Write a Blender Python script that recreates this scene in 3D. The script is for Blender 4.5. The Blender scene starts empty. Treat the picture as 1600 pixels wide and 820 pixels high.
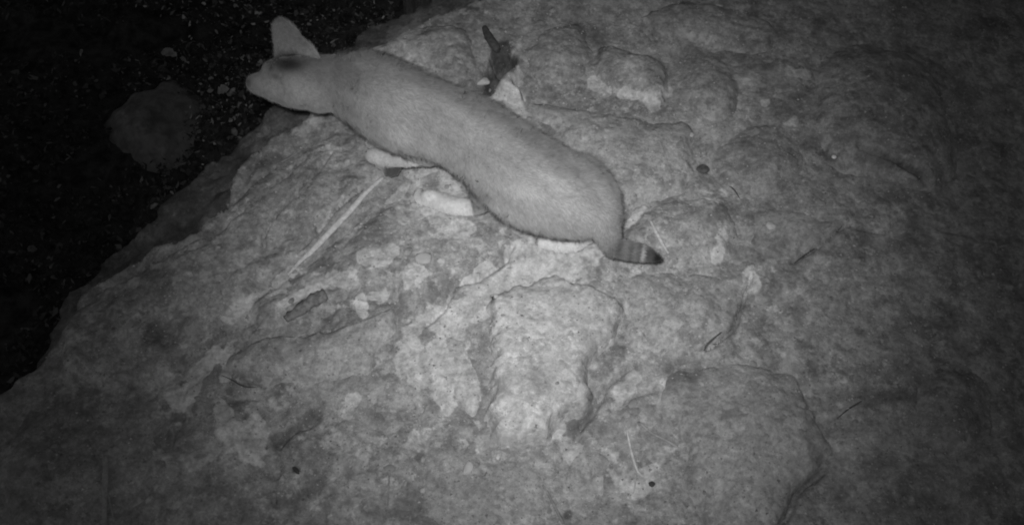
import bpy, math, random
import numpy as np
from mathutils import Vector
random.seed(4); RNG = np.random.default_rng(7)
S = bpy.context.scene
COL = S.collection
# ------------------------------------------------------------------ camera
PITCH = math.radians(58.0)          # below the horizontal
DIST = 2.0
CAM = np.array([0.0, -DIST*math.cos(PITCH), DIST*math.sin(PITCH)])
HFOV = math.radians(50)
cd = bpy.data.cameras.new('camera'); cam = bpy.data.objects.new('camera', cd); COL.objects.link(cam)
cam.location = CAM; cam.rotation_euler = (math.radians(90)-PITCH, 0, 0)
cd.sensor_width = 36; cd.lens = 18/math.tan(HFOV/2); cd.clip_start = 0.02; cd.clip_end = 500
S.camera = cam
# ------------------------------------------------------------------ night sky, camera-trap flash
S.view_settings.view_transform = 'Standard'; S.view_settings.look = 'None'
S.view_settings.exposure = 0; S.view_settings.gamma = 1
w = bpy.data.worlds.new('World'); S.world = w; w.use_nodes = True
wn = w.node_tree.nodes; wl = w.node_tree.links
sky = wn.new('ShaderNodeTexSky'); sky.sky_type = 'NISHITA'; sky.sun_disc = False
sky.sun_elevation = math.radians(4); sky.sun_rotation = math.radians(200)
bwn = wn.new('ShaderNodeRGBToBW')
wl.new(sky.outputs[0], bwn.inputs[0]); wl.new(bwn.outputs[0], wn['Background'].inputs[0])
wn['Background'].inputs[1].default_value = 0.045
ld = bpy.data.lights.new('infrared_flash', 'SPOT'); lamp = bpy.data.objects.new('infrared_flash', ld); COL.objects.link(lamp)
lamp.location = CAM + np.array([-0.032, 0.032, 0.036])
ld.energy = 165; ld.spot_size = math.radians(110); ld.spot_blend = .3; ld.shadow_soft_size = 0.022
ld.color = (1, 1, 1)
AIM = Vector((0.05, 0.015, 0))
lamp.rotation_euler = (AIM-Vector(lamp.location)).to_track_quat('-Z', 'Y').to_euler()
# the lamp's own beam: bright core, long soft tail
ld.use_nodes = True; ln = ld.node_tree.nodes; ll = ld.node_tree.links; em = ln['Emission']
_a = (AIM-Vector(lamp.location)).normalized(); gi = ln.new('ShaderNodeNewGeometry'); dp = ln.new('ShaderNodeVectorMath'); dp.operation = 'DOT_PRODUCT'
dp.inputs[1].default_value = _a; ll.new(gi.outputs['Incoming'], dp.inputs[0])
def _m(op, a, b=0.0):
    n = ln.new('ShaderNodeMath'); n.operation = op
    for i, v in enumerate((a, b)):
        if isinstance(v, (int, float)): n.inputs[i].default_value = v
        else: ll.new(v, n.inputs[i])
    return n.outputs[0]
_q = _m('DIVIDE', _m('SUBTRACT', 1, _m('MINIMUM', _m('ABSOLUTE', dp.outputs['Value']), .99999)), .0325)
_e = _m('ADD', _m('EXPONENT', _m('MULTIPLY', _m('POWER', _q, 1.45), -1)), .030)
ll.new(_e, em.inputs['Strength'])
try: S.cycles.filter_width = 2.0
except Exception: pass
# ------------------------------------------------------------------ pixel <-> place
TP = 1600/(2*math.tan(HFOV/2))      # focal length in photograph pixels
fwd = np.array([0, math.cos(PITCH), -math.sin(PITCH)]); up = np.array([0, math.sin(PITCH), math.cos(PITCH)]); rt = np.array([1., 0, 0])
def at(px, py, z=0.0):
    d = fwd*TP + rt*(px-800) + up*(410-py)
    t = (z-CAM[2])/d[2]
    return CAM + d*t
def scl(p):                          # metres per photograph pixel at p
    return float(np.dot(np.asarray(p)-CAM, fwd)/TP)
def pxa(x, y, z):
    vx, vy, vz = x-CAM[0], y-CAM[1], z-CAM[2]
    dep = vy*fwd[1]+vz*fwd[2]; u = (vy*up[1]+vz*up[2])
    return 800+TP*vx/dep, 410-TP*u/dep
def W(pts, z=0.0): return np.array([at(a, b, z)[:2] for a, b in pts])
# ------------------------------------------------------------------ noise
_perm = np.random.default_rng(3).permutation(4096).astype(np.int64)
_g = np.random.default_rng(5).normal(size=(4096, 3)); _g /= np.linalg.norm(_g, axis=1)[:, None]
def pnoise(x, y, z):
    xi, yi, zi = np.floor(x).astype(np.int64), np.floor(y).astype(np.int64), np.floor(z).astype(np.int64)
    xf, yf, zf = x-xi, y-yi, z-zi
    u, v, w_ = [t*t*t*(t*(t*6-15)+10) for t in (xf, yf, zf)]
    r = 0
    for dx in (0, 1):
        a = _perm[(xi+dx) & 4095]
        for dy in (0, 1):
            b = _perm[(a+yi+dy) & 4095]
            for dz in (0, 1):
                g = _g[_perm[(b+zi+dz) & 4095]]
                val = g[..., 0]*(xf-dx)+g[..., 1]*(yf-dy)+g[..., 2]*(zf-dz)
                r = r + val*(u if dx else 1-u)*(v if dy else 1-v)*(w_ if dz else 1-w_)
    return r*1.6
def fbm(x, y, z, o=4, gain=.5):
    r = 0; a = 1.0
    for i in range(o):
        r = r + a*pnoise(x+17.3*i, y-9.1*i, z+3.7*i); x = x*2.03; y = y*2.03; z = z*2.03; a *= gain
    return r
def sst(a, b, x):
    t = np.clip((x-a)/(b-a), 0, 1); return t*t*(3-2*t)
def catmull(P, n=6, closed=True):
    P = np.asarray(P, float); N = len(P); out = []
    rng_ = range(N) if closed else range(N-1)
    for i in rng_:
        if closed: p0, p1, p2, p3 = P[i-1], P[i], P[(i+1) % N], P[(i+2) % N]
        else: p0, p1, p2, p3 = P[max(i-1, 0)], P[i], P[i+1], P[min(i+2, N-1)]
        for k in range(n):
            t = k/n
            out.append(.5*((2*p1)+(-p0+p2)*t+(2*p0-5*p1+4*p2-p3)*t*t+(-p0+3*p1-3*p2+p3)*t**3))
    if not closed: out.append(P[-1])
    return np.array(out)
def dpoly(x, y, P, closed=True):     # distance to a polyline
    d = np.full(x.shape, 1e9); n = len(P)
    for i in range(n if closed else n-1):
        a, b = P[i], P[(i+1) % n]; ab = b-a; L = max(ab@ab, 1e-12)
        t = np.clip(((x-a[0])*ab[0]+(y-a[1])*ab[1])/L, 0, 1)
        d = np.minimum(d, (x-a[0]-t*ab[0])**2+(y-a[1]-t*ab[1])**2)
    return np.sqrt(d)
def inside(x, y, P):
    c = np.zeros(x.shape, bool); n = len(P)
    for i in range(n):
        a, b = P[i-1], P[i]
        if a[1] == b[1]: continue
        m = ((a[1] > y) != (b[1] > y)) & (x < (b[0]-a[0])*(y-a[1])/(b[1]-a[1])+a[0])
        c ^= m
    return c
def sdf(x, y, P):                    # positive inside
    d = dpoly(x, y, P); return np.where(inside(x, y, P), d, -d)
# ------------------------------------------------------------------ mesh helpers
def mesh_np(name, V, F, mat, smooth=True):
    me = bpy.data.meshes.new(name); V = np.asarray(V, np.float32); F = np.asarray(F, np.int32)
    k = F.shape[1]
    me.vertices.add(len(V)); me.vertices.foreach_set('co', V.ravel())
    me.loops.add(F.size); me.loops.foreach_set('vertex_index', F.ravel())
    me.polygons.add(len(F)); me.polygons.foreach_set('loop_start', np.arange(0, F.size, k, dtype=np.int32))
    me.polygons.foreach_set('loop_total', np.full(len(F), k, np.int32))
    me.polygons.foreach_set('use_smooth', np.full(len(F), smooth, bool))
    me.update(calc_edges=True)
    if mat: me.materials.append(mat)
    return me
def attr(me, name, v):
    a = me.attributes.new(name, 'FLOAT', 'POINT'); a.data.foreach_set('value', np.asarray(v, np.float32).ravel())
def link(name, me, parent=None, loc=None, **props):
    o = bpy.data.objects.new(name, me); COL.objects.link(o)
    if parent: o.parent = parent
    if loc is not None: o.location = loc
    for k, v in props.items():
        if v: o[k] = v
    return o
def thing(name, me, label, category, group=None, loc=None, kind=None):
    return link(name, me, None, loc, label=label, category=category, group=group, kind=kind)
def rebase(V):                       # put the origin at the base of the thing
    V = np.asarray(V, float); c = np.array([(V[:, 0].min()+V[:, 0].max())/2, (V[:, 1].min()+V[:, 1].max())/2, V[:, 2].min()])
    return V-c, c
# ------------------------------------------------------------------ materials
def newmat(name):
    m = bpy.data.materials.new(name); m.use_nodes = True
    return m, m.node_tree.nodes, m.node_tree.links
def N(nodes, t, **kw):
    n = nodes.new(t)
    for k, v in kw.items():
        if k.startswith('i_'): n.inputs[k[2:].replace('_', ' ')].default_value = v
        else: setattr(n, k, v)
    return n
def math_(nodes, links, op, a, b=None, c=None, clamp=False):
    n = nodes.new('ShaderNodeMath'); n.operation = op; n.use_clamp = clamp
    for i, v in enumerate((a, b, c)):
        if v is None: continue
        if isinstance(v, (int, float)): n.inputs[i].default_value = v
        else: links.new(v, n.inputs[i])
    return n.outputs[0]
def maprange(nodes, links, v, a, b, c, d):
    n = nodes.new('ShaderNodeMapRange'); n.interpolation_type = 'SMOOTHSTEP'
    links.new(v, n.inputs[0])
    for i, x in enumerate((a, b, c, d)): n.inputs[i+1].default_value = x
    return n.outputs[0]
def noise(nodes, links, co, scale, detail=6, rough=.55, dist=0.0):
    n = nodes.new('ShaderNodeTexNoise'); links.new(co, n.inputs['Vector'])
    n.inputs['Scale'].default_value = scale; n.inputs['Detail'].default_value = detail
    n.inputs['Roughness'].default_value = rough; n.inputs['Distortion'].default_value = dist
    return n.outputs[0]
def rock_mat(name, base, lich=1.0, mott=1.0, off=0.0):
    m, nd, lk = newmat(name); b = nd['Principled BSDF']
    geo = nd.new('ShaderNodeNewGeometry')
    mp = nd.new('ShaderNodeMapping'); mp.inputs['Location'].default_value = (off, off*.7, off*.3); lk.new(geo.outputs['Position'], mp.inputs[0])
    co = mp.outputs[0]
    A = nd.new('ShaderNodeAttribute'); A.attribute_name = 'lichen'
    D = nd.new('ShaderNodeAttribute'); D.attribute_name = 'soil_shade'
    big = maprange(nd, lk, noise(nd, lk, co, 5, 5, .6, .1), .32, .68, 1-.20*mott, 1+.20*mott)
    mid = maprange(nd, lk, noise(nd, lk, co, 24, 7, .68, .08), .36, .64, 1-.27*mott, 1+.25*mott)
    fin = maprange(nd, lk, noise(nd, lk, co, 120, 6, .75), .30, .70, .76, 1.22)
    grain = maprange(nd, lk, noise(nd, lk, co, 700, 2, .6), .25, .75, .9, 1.1)
    v = math_(nd, lk, 'MULTIPLY', big, mid); v = math_(nd, lk, 'MULTIPLY', v, fin); v = math_(nd, lk, 'MULTIPLY', v, grain)
    v = math_(nd, lk, 'MULTIPLY', v, base)
    gv = nd.new('ShaderNodeTexVoronoi'); gv.inputs['Scale'].default_value = 105; lk.new(co, gv.inputs['Vector'])
    gs = nd.new('ShaderNodeSeparateColor'); lk.new(gv.outputs['Color'], gs.inputs[0])
    gate2 = maprange(nd, lk, noise(nd, lk, co, 13, 5, .6, .5), .42, .58, .25, 1)
    gr = math_(nd, lk, 'ADD', 1, math_(nd, lk, 'MULTIPLY', gate2, math_(nd, lk, 'MULTIPLY', math_(nd, lk, 'SUBTRACT', gs.outputs[0], .5), .42)))
    v = math_(nd, lk, 'MULTIPLY', v, gr)
    fl = noise(nd, lk, co, 210, 4, .65); v = math_(nd, lk, 'MULTIPLY', v, maprange(nd, lk, fl, .60, .68, 1, 1.45)); v = math_(nd, lk, 'MULTIPLY', v, maprange(nd, lk, fl, .33, .41, .66, 1))
    # crusts of lichen: blotches with sharp wandering edges
    l1 = noise(nd, lk, co, 15, 9, .70, .35)
    l1 = math_(nd, lk, 'ADD', l1, math_(nd, lk, 'MULTIPLY', A.outputs['Fac'], .36))
    lm = maprange(nd, lk, l1, .565, .675, 0, .95)
    l2 = noise(nd, lk, co, 46, 7, .66, .2)
    l2 = math_(nd, lk, 'ADD', l2, math_(nd, lk, 'MULTIPLY', A.outputs['Fac'], .16))
    lm2 = maprange(nd, lk, l2, .56, .645, 0, .75)
    brk = maprange(nd, lk, noise(nd, lk, co, 75, 6, .7, .1), .36, .52, .5, 1)
    lm = math_(nd, lk, 'MULTIPLY', math_(nd, lk, 'MULTIPLY', math_(nd, lk, 'MAXIMUM', lm, lm2), brk), lich, clamp=True)
    lv = math_(nd, lk, 'MULTIPLY', math_(nd, lk, 'MULTIPLY', fin, math_(nd, lk, 'POWER', mid, .7)), .475)
    mx = nd.new('ShaderNodeMix'); mx.data_type = 'FLOAT'
    lk.new(lm, mx.inputs[0]); lk.new(v, mx.inputs[2]); lk.new(lv, mx.inputs[3])
    v = mx.outputs[0]
    # dark algae films
    d1 = noise(nd, lk, co, 11, 8, .66, .15)
    dm = maprange(nd, lk, d1, .54, .64, 0, .19)
    v = math_(nd, lk, 'MULTIPLY', v, math_(nd, lk, 'SUBTRACT', 1, dm))
    # pits
    vo = nd.new('ShaderNodeTexVoronoi'); vo.inputs['Scale'].default_value = 42; vo.inputs['Randomness'].default_value = 1
    lk.new(co, vo.inputs['Vector'])
    pit = maprange(nd, lk, vo.outputs['Distance'], .05, .14, 0, 1)
    sel = nd.new('ShaderNodeSeparateColor'); lk.new(vo.outputs['Color'], sel.inputs[0])
    gate = maprange(nd, lk, sel.outputs[0], .80, .86, 1, 0)
    pit = math_(nd, lk, 'MAXIMUM', pit, gate)
    v = math_(nd, lk, 'MULTIPLY', v, math_(nd, lk, 'ADD', math_(nd, lk, 'MULTIPLY', pit, .4), .6))
    # dark earth colour, also painting shade in crevices and recesses
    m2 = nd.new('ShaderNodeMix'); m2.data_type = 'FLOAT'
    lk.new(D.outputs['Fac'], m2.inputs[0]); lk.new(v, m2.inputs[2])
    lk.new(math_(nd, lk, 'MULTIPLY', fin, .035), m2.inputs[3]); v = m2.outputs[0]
    lk.new(v, b.inputs['Base Color'])
    b.inputs['Roughness'].default_value = .92; b.inputs['Specular IOR Level'].default_value = .2
    h = math_(nd, lk, 'ADD', math_(nd, lk, 'MULTIPLY', noise(nd, lk, co, 60, 8, .65), .38), math_(nd, lk, 'MULTIPLY', noise(nd, lk, co, 380, 4, .65), .22))
    h = math_(nd, lk, 'ADD', h, math_(nd, lk, 'MULTIPLY', lm, .12))
    h = math_(nd, lk, 'ADD', h, math_(nd, lk, 'MULTIPLY', pit, .15)); h = math_(nd, lk, 'ADD', h, math_(nd, lk, 'MULTIPLY', math_(nd, lk, 'MULTIPLY', gv.outputs['Distance'], gate2), -.25))
    bp = nd.new('ShaderNodeBump'); bp.inputs['Strength'].default_value = .7; bp.inputs['Distance'].default_value = .007
    lk.new(h, bp.inputs['Height']); lk.new(bp.outputs[0], b.inputs['Normal'])
    return m
def plain_mat(name, base, var=.3, sc=80, rough=.85, spec=.25, bump=.003):
    m, nd, lk = newmat(name); b = nd['Principled BSDF']
    geo = nd.new('ShaderNodeNewGeometry'); co = geo.outputs['Position']
    oi = nd.new('ShaderNodeObjectInfo')
    v = maprange(nd, lk, noise(nd, lk, co, sc, 6, .6, .3), .3, .7, base*(1-var), base*(1+var))
    v = math_(nd, lk, 'MULTIPLY', v, math_(nd, lk, 'ADD', math_(nd, lk, 'MULTIPLY', oi.outputs['Random'], .3), .85))
    lk.new(v, b.inputs['Base Color']); b.inputs['Roughness'].default_value = rough; b.inputs['Specular IOR Level'].default_value = spec
    bp = nd.new('ShaderNodeBump'); bp.inputs['Strength'].default_value = .7; bp.inputs['Distance'].default_value = bump
    lk.new(noise(nd, lk, co, sc*2, 6, .6), bp.inputs['Height']); lk.new(bp.outputs[0], b.inputs['Normal'])
    return m
M_ROCK = [rock_mat('weathered_limestone', .268, 1, 1, 0), rock_mat('smooth_grey_stone', .30, .30, .5, 3.1), rock_mat('pale_crusted_stone', .39, .8, .55, 7.7), rock_mat('dim_earthy_stone', .262, .55, .8, 11.3), rock_mat('whitish_knobbly_stone', .52, .9, .6, 5.2)]
M_FLOOR = plain_mat('dark_leaf_mould', .05, .6, 25, .95, .1, .02)
M_BOULD = plain_mat('mossy_dark_stone', .16, .3, 30, .95, .1, .01)
M_LITTER = plain_mat('fallen_leaf', .085, .5, 40, .7, .3)
M_PALELEAF = plain_mat('bleached_leaf', .26, .3, 60, .7, .3)
M_STRAW = plain_mat('bleached_wood', .46, .2, 160, .75, .3, .001)
M_ROOT = plain_mat('dark_root', .075, .3, 160, .85, .2, .001)
M_BARK = plain_mat('weathered_bark', .15, .35, 120, .9, .15, .002)
M_PEBBLE = plain_mat('pebble_stone', .24, .25, 60, .85, .2, .002)
M_PALEPEB = plain_mat('pale_pebble_stone', .42, .15, 60, .85, .2, .002)
M_DARKPEB = plain_mat('dark_pebble_stone', .05, .3, 60, .85, .2, .002)
def tone_mat(name):
    m, nd, lk = newmat(name); b = nd['Principled BSDF']; a = nd.new('ShaderNodeAttribute'); a.attribute_name = 'tone'
    lk.new(a.outputs['Fac'], b.inputs['Base Color']); b.inputs['Roughness'].default_value = .7; b.inputs['Specular IOR Level'].default_value = .3; return m
M_TONE = tone_mat('mixed_fallen_leaves')
# ------------------------------------------------------------------ lichen, dark and painted-shade marks on the stone (own shape, photograph positions)
PALE = [([(795,125),(783,140),(800,160)],16,.9),([(690,470),(640,520)],10,.4),([(1100,300),(1090,340)],16,.3),([(640,80),(600,90)],14,.3),([(455,422),(425,455),(400,468),(372,483)],9,1),([(398,470),(393,500)],6,1),([(350,497),(364,501)],4,1),([(340,548),(322,566),(306,590),(290,622)],11,.9),
 ([(358,548),(352,585)],9,.9),([(280,625)],20,.8),([(350,650),(372,690),(398,705),(396,665)],18,.9),([(340,700),(300,720)],14,.4),
 ([(634,290),(625,305),(603,322)],6,1),([(640,272),(650,285)],6,.6),([(622,325),(632,345)],5,.8),([(655,320),(690,345),(728,355)],12,.8),([(700,275),(712,300)],11,.8),([(660,268),(676,262)],7,.8),
 ([(570,398),(598,402),(612,390)],12,1),([(690,408)],7,.6),([(640,436),(652,426)],13,.9),([(563,470),(568,486)],8,.9),([(585,462),(597,462)],8,.7),
 ([(742,432),(728,440),(730,455)],8,1),([(745,422),(760,414)],5,.8),([(480,436),(545,432)],12,.5),([(500,445),(440,475)],6,.8),
 ([(700,500),(740,475),(775,450),(830,430),(890,420)],26,.9),([(850,380),(920,395)],22,1),([(800,400),(860,410)],22,.7),([(640,550),(655,590)],20,.7),([(685,545),(690,600),(700,630)],17,.8),
 ([(820,480),(880,490)],36,.55),([(845,395),(825,445)],20,.7),([(790,684),(830,688)],8,1),([(870,672)],14,.6),([(718,605)],7,.9),([(745,600),(740,640)],7,.6),
 ([(925,128),(948,143)],7,1),([(975,148),(1003,152),(1025,163)],8,.8),([(1040,140)],10,.6),([(975,352),(1003,328)],7,.5),([(1070,320),(1110,318)],12,.3),
 ([(1030,345),(1060,390)],12,.3),([(1160,440),(1170,430),(1180,445)],9,.8),([(1130,360),(1122,400)],8,.6),([(1175,690),(1172,650)],5,.8),([(1160,662),(1150,665)],6,.7),([(1200,735),(1240,745)],14,.7),([(1085,668)],14,.5),
 ([(1230,110),(1262,118)],7,.9),([(1195,160)],6,.8),([(1240,190)],8,.5),([(990,590),(965,630)],12,.5),([(1040,700),(1062,704)],4,.5),([(1025,728),(1000,735)],4,.7),([(960,700),(1000,760)],16,.3),
 ([(885,695),(905,720)],16,.5),([(560,720)],20,.3),([(520,680),(525,700)],12,.5),([(640,700),(660,680)],14,.3),([(540,645),(552,620)],10,.8),([(210,440)],9,.7),([(175,412)],10,.5),
 ([(615,55),(650,45)],10,.6),([(655,60),(640,75)],8,.5),([(700,300)],8,.5),([(1110,160)],14,.3),([(1335,95),(1345,120)],10,.3),([(1360,230)],12,.3),([(1290,650)],8,.3),
 ([(415,205),(400,250)],10,.3),([(480,195)],16,.4),([(250,610)],8,.3)]
SOIL_SHADE = [([(786,84),(794,100),(780,110)],14,.8),([(772,112),(760,130)],10,.8),([(925,62),(940,72)],10,.4),([(905,48),(935,60)],10,.25),([(1098,265)],8,.8),  # dark marks; in the crevice, small hole and boulder recess they paint shade
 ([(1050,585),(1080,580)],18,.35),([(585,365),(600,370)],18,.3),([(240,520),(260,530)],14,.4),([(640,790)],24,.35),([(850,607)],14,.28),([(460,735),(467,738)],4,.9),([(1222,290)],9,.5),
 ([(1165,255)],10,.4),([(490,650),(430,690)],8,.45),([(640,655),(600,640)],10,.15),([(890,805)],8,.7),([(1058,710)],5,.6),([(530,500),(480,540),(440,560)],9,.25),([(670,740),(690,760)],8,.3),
 ([(745,20),(730,18)],4,.7),([(1285,245),(1300,248)],6,.5),([(1340,245),(1420,262),(1440,275)],7,.4),([(660,560),(670,610)],7,.25),([(1340,520)],6,.5),([(1310,545)],4,.5),([(850,707),(880,700),(918,645),(942,592),(965,555)],11,.36),  # last stroke: shade of the recess beside the pale boulder, as colour
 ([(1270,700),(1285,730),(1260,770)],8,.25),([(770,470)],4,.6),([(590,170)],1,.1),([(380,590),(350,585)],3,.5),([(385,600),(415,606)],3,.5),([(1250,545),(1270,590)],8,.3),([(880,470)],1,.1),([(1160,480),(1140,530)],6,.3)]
def marks(x, y, z, L):
    px, py = pxa(x, y, z)
    n = 1+.55*fbm(x*38, y*38, z*0+2.2, 3)
    out = np.zeros(x.shape)
    for pts, r, s in L:
        P = np.array(pts, float)
        m = (px > P[:, 0].min()-3*r) & (px < P[:, 0].max()+3*r) & (py > P[:, 1].min()-3*r) & (py < P[:, 1].max()+3*r)
        if not m.any(): continue
        if len(P) == 1: d = np.hypot(px[m]-P[0, 0], py[m]-P[0, 1])
        else: d = dpoly(px[m], py[m], P, False)
        v = s*(1-sst(.75, 1.35, d/(r*n[m])))
        out[m] = np.maximum(out[m], v)
    return out
# ------------------------------------------------------------------ the outcrop
EDGE1 = W([(900,-420),(790,-60),(735,-4),(716,14),(660,30),(600,66),(560,95),(520,150),(470,188),(425,222),(366,266),(352,325),(292,372),(228,388),(188,428),(150,440),(100,482),(84,545),(10,600),(-120,690),(-500,900),(300,1500),(2600,1500),(2600,-420)])
EDGE2 = W([(800,-420),(690,-60),(640,2),(584,28),(540,60),(490,112),(420,164),(342,238),(284,294),(214,348),(156,400),(110,446),(74,492),(50,560),(-20,615),(-160,710),(-580,930),(300,1560),(2700,1600),(2700,-500)], -.14)
E1 = catmull(EDGE1, 4); E2 = catmull(EDGE2, 4)
CREV = W([(782,84),(788,95),(775,110),(758,132),(735,150)])
CRACKS = [(W(p), wd, dp) for p, wd, dp in [
 ([(1105,545),(1125,535),(1150,505),(1165,455),(1172,430)],.004,.02),([(1240,410),(1290,378),(1325,345)],.004,.012),([(1330,352),(1385,357),(1410,330)],.004,.010),([(800,385),(790,408),(760,428),(716,446),(700,478),(665,508)],.006,.012),
 ([(1225,815),(1245,775),(1285,735)],.006,.02),([(1245,640),(1290,640),(1345,628)],.004,.008),([(970,640),(1000,615),(1020,608)],.005,.010),([(900,690),(925,650),(950,600),(985,575)],.006,.012),([(560,470),(622,470)],.003,.006),
 ([(430,265),(385,300),(352,330)],.004,.010),([(480,250),(440,285),(425,300)],.004,.012),([(520,240),(500,270),(470,300),(455,320)],.004,.010),([(470,310),(430,345),(412,375),(412,400)],.004,.010),([(560,300),(520,335),(470,395)],.005,.010),
 ([(380,335),(330,380),(300,400)],.004,.010),([(620,420),(623,470)],.004,.008),([(735,345),(800,372)],.003,.006),([(1340,240),(1400,255),(1450,280)],.008,.015),([(1480,350),(1520,352)],.008,.01),([(660,640),(640,600)],.004,.006),([(430,690),(470,665),(490,650)],.010,.015),([(430,690),(428,740),(430,790)],.005,.01)]]
def terrain(x, y, parts=False):
    n1 = fbm(x*2.2, y*2.2, x*0+.5, 3); n2 = fbm(x*9, y*9, x*0+4.1, 3); n3 = fbm(x*38, y*38, x*0+8, 4, .6)
    wx = x+.016*fbm(x*14, y*14, x*0+1, 3); wy = y+.016*fbm(x*14+9, y*14, x*0+5, 3)
    z = .012*n1+.005*n2+.0013*n3
    z = z-.10*sst(.55, 1.5, x)-.05*sst(-.25, -.9, y)*0
    m = (x < .6)
    s1 = np.full(x.shape, .5); s2 = np.full(x.shape, .5)
    s1[m] = sdf(wx[m], wy[m], E1); s2[m] = sdf(wx[m], wy[m], E2)
    z = z-.12*sst(.004, -.020, s1)-.30*np.clip(-s1, 0, .12)
    z = z-.95*sst(.004, -.06, s2)-.3*np.clip(-s2, 0, 3)
    # strata on the left slab
    px, py = pxa(x, y, 0*x); t = (px*.62+py*.78); sl = sst(640, 540, px)*sst(120, 200, px)*sst(640, 560, py)
    z = z+sl*(.0035*np.sin(t/13+3*n2+2*n1)+.009*((t/46+.9*n2+1.2*n1) % 1.0))
    dc = dpoly(wx*.6+x*.4, wy*.6+y*.4, CREV, False); z = z-.065*(1-sst(.002, .028, dc))
    for P, wd, dp in CRACKS:
        b = (x > P[:, 0].min()-.05) & (x < P[:, 0].max()+.05) & (y > P[:, 1].min()-.05) & (y < P[:, 1].max()+.05)
        if b.any():
            d = dpoly(wx[b]*.5+x[b]*.5, wy[b]*.5+y[b]*.5, P, False)
            z[b] -= dp*np.clip(1-d/(wd*1.3), 0, 1)
    return (z, s1) if parts else z
def axis_pts(a, b, fa, fb, fine, coarse):
    return np.unique(np.concatenate([np.arange(a, fa, coarse), np.arange(fa, fb, fine), np.arange(fb, b, coarse)]))
def heightgrid(X, Y, Z, keep=None):
    ny, nx = X.shape; idx = np.arange(nx*ny).reshape(ny, nx)
    q = np.stack([idx[:-1, :-1], idx[:-1, 1:], idx[1:, 1:], idx[1:, :-1]], -1).reshape(-1, 4)
    V = np.stack([X, Y, Z], -1).reshape(-1, 3)
    if keep is not None:
        k = keep.ravel(); q = q[k[q].any(1)]
        used = np.zeros(len(V), bool); used[q.ravel()] = True
        re = np.cumsum(used)-1; V = V[used]; q = re[q]
        return V, q, used
    return V, q, None
xs = axis_pts(-1.9, 2.4, -1.18, 1.18, .0042, .03); ys = axis_pts(-1.5, 1.8, -.50, .78, .0042, .03)
X, Y = np.meshgrid(xs, ys)
Z, S1 = terrain(X, Y, True)
V, F, _ = heightgrid(X, Y, Z)
me = mesh_np('rock_outcrop', V, F, M_ROCK[0])
attr(me, 'lichen', marks(X, Y, Z, PALE)); attr(me, 'soil_shade', np.maximum(marks(X, Y, Z*0-.01, SOIL_SHADE), np.clip(sst(0, -.012, S1)*(.62+.25*fbm(X*15, Y*15, X*0, 3)), 0, .9)))  # shelf beyond the ledge darkened: moss colour plus its steep face's shade
link('rock_outcrop', me, kind='structure')
# ------------------------------------------------------------------ forest floor far below
FZ = -.88
def floor_h(x, y): return FZ+.05*fbm(x*1.1, y*1.1, x*0+6, 3)+.02*fbm(x*6, y*6, x*0+2, 3)
fx = np.unique(np.concatenate([-np.geomspace(60, 2.6, 22), np.arange(-2.5, 2.5, .025), np.geomspace(2.6, 60, 22)]))
fy = np.unique(np.concatenate([-np.geomspace(60, 1.6, 22), np.arange(-1.5, 3, .025), np.geomspace(3.1, 60, 22)]))
X, Y = np.meshgrid(fx, fy); V, F, _ = heightgrid(X, Y, floor_h(X, Y))
link('forest_floor', mesh_np('forest_floor', V, F, M_FLOOR), kind='structure')
# ------------------------------------------------------------------ rocks set in the outcrop
ROCKS = []   # (outline, height function) so that feet and sticks can find the surface
def rock(name, px, H, mat, label, wd=.035, rough=1.0, tilt=(0, -.05), cat='rock', z0=0.0, group=None, seed=0, step=.0036, base=None, flat=0.0, side=1.5, warp=.008):
    P = catmull(W(px, z0), 5); c = P.mean(0)
    lo, hi = P.min(0)-.05, P.max(0)+.05
    def hgt(x, y):
        wx = x+warp*fbm(x*16+seed, y*16, x*0+1, 4, .6); wy = y+warp*fbm(x*16+9, y*16+seed, x*0+5, 4, .6)
        d = sdf(wx, wy, P)
        b = (terrain(x, y)*.6 if base is None else base)
        h = H*(1-np.exp(-np.clip(d, 0, 9)/wd))
        h = h+tilt[0]*(x-c[0])+tilt[1]*(y-c[1])
        h = h*sst(-.002, .02, d)+np.clip(d, -9, 0)*side
        r = rough*(.008*fbm(x*6+seed, y*6, x*0+seed, 3)+.0028*fbm(x*30, y*30+seed, x*0+3, 4, .55))
        for Pc, wc, dp in CRACKS:
            bb = (x > Pc[:, 0].min()-.05) & (x < Pc[:, 0].max()+.05) & (y > Pc[:, 1].min()-.05) & (y < Pc[:, 1].max()+.05)
            if bb.any(): h[bb] -= dp*.8*np.clip(1-dpoly(wx[bb]*.5+x[bb]*.5, wy[bb]*.5+y[bb]*.5, Pc, False)/(wc*1.3), 0, 1)
        return b+h+r*sst(-.01, .02, d)-.004, d
    X, Y = np.meshgrid(np.arange(lo[0], hi[0], step), np.arange(lo[1], hi[1], step))
    Zr, d = hgt(X, Y)
    V, F, used = heightgrid(X, Y, Zr, d > -.035)
    lich = marks(V[:, 0], V[:, 1], V[:, 2], PALE); soil_shade = marks(V[:, 0], V[:, 1], V[:, 2], SOIL_SHADE)
    # close the underside: rim dropped down to a foot below the ground
    V0, cc = rebase(V)
    me = mesh_np(name, V0, F, mat); attr(me, 'lichen', lich); attr(me, 'soil_shade', soil_shade)
    o = thing(name, me, label, cat, group, cc)
    ROCKS.append((lo, hi, hgt))
    return o
def surf(x, y):
    x = np.atleast_1d(np.asarray(x, float)); y = np.atleast_1d(np.asarray(y, float)); z = terrain(x, y)
    for lo, hi, h in ROCKS:
        m = (x > lo[0]) & (x < hi[0]) & (y > lo[1]) & (y < hi[1])
        if m.any():
            zz, d = h(x[m], y[m]); z[m] = np.where(d > -.03, np.maximum(z[m], zz), z[m])
    return z
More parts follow.
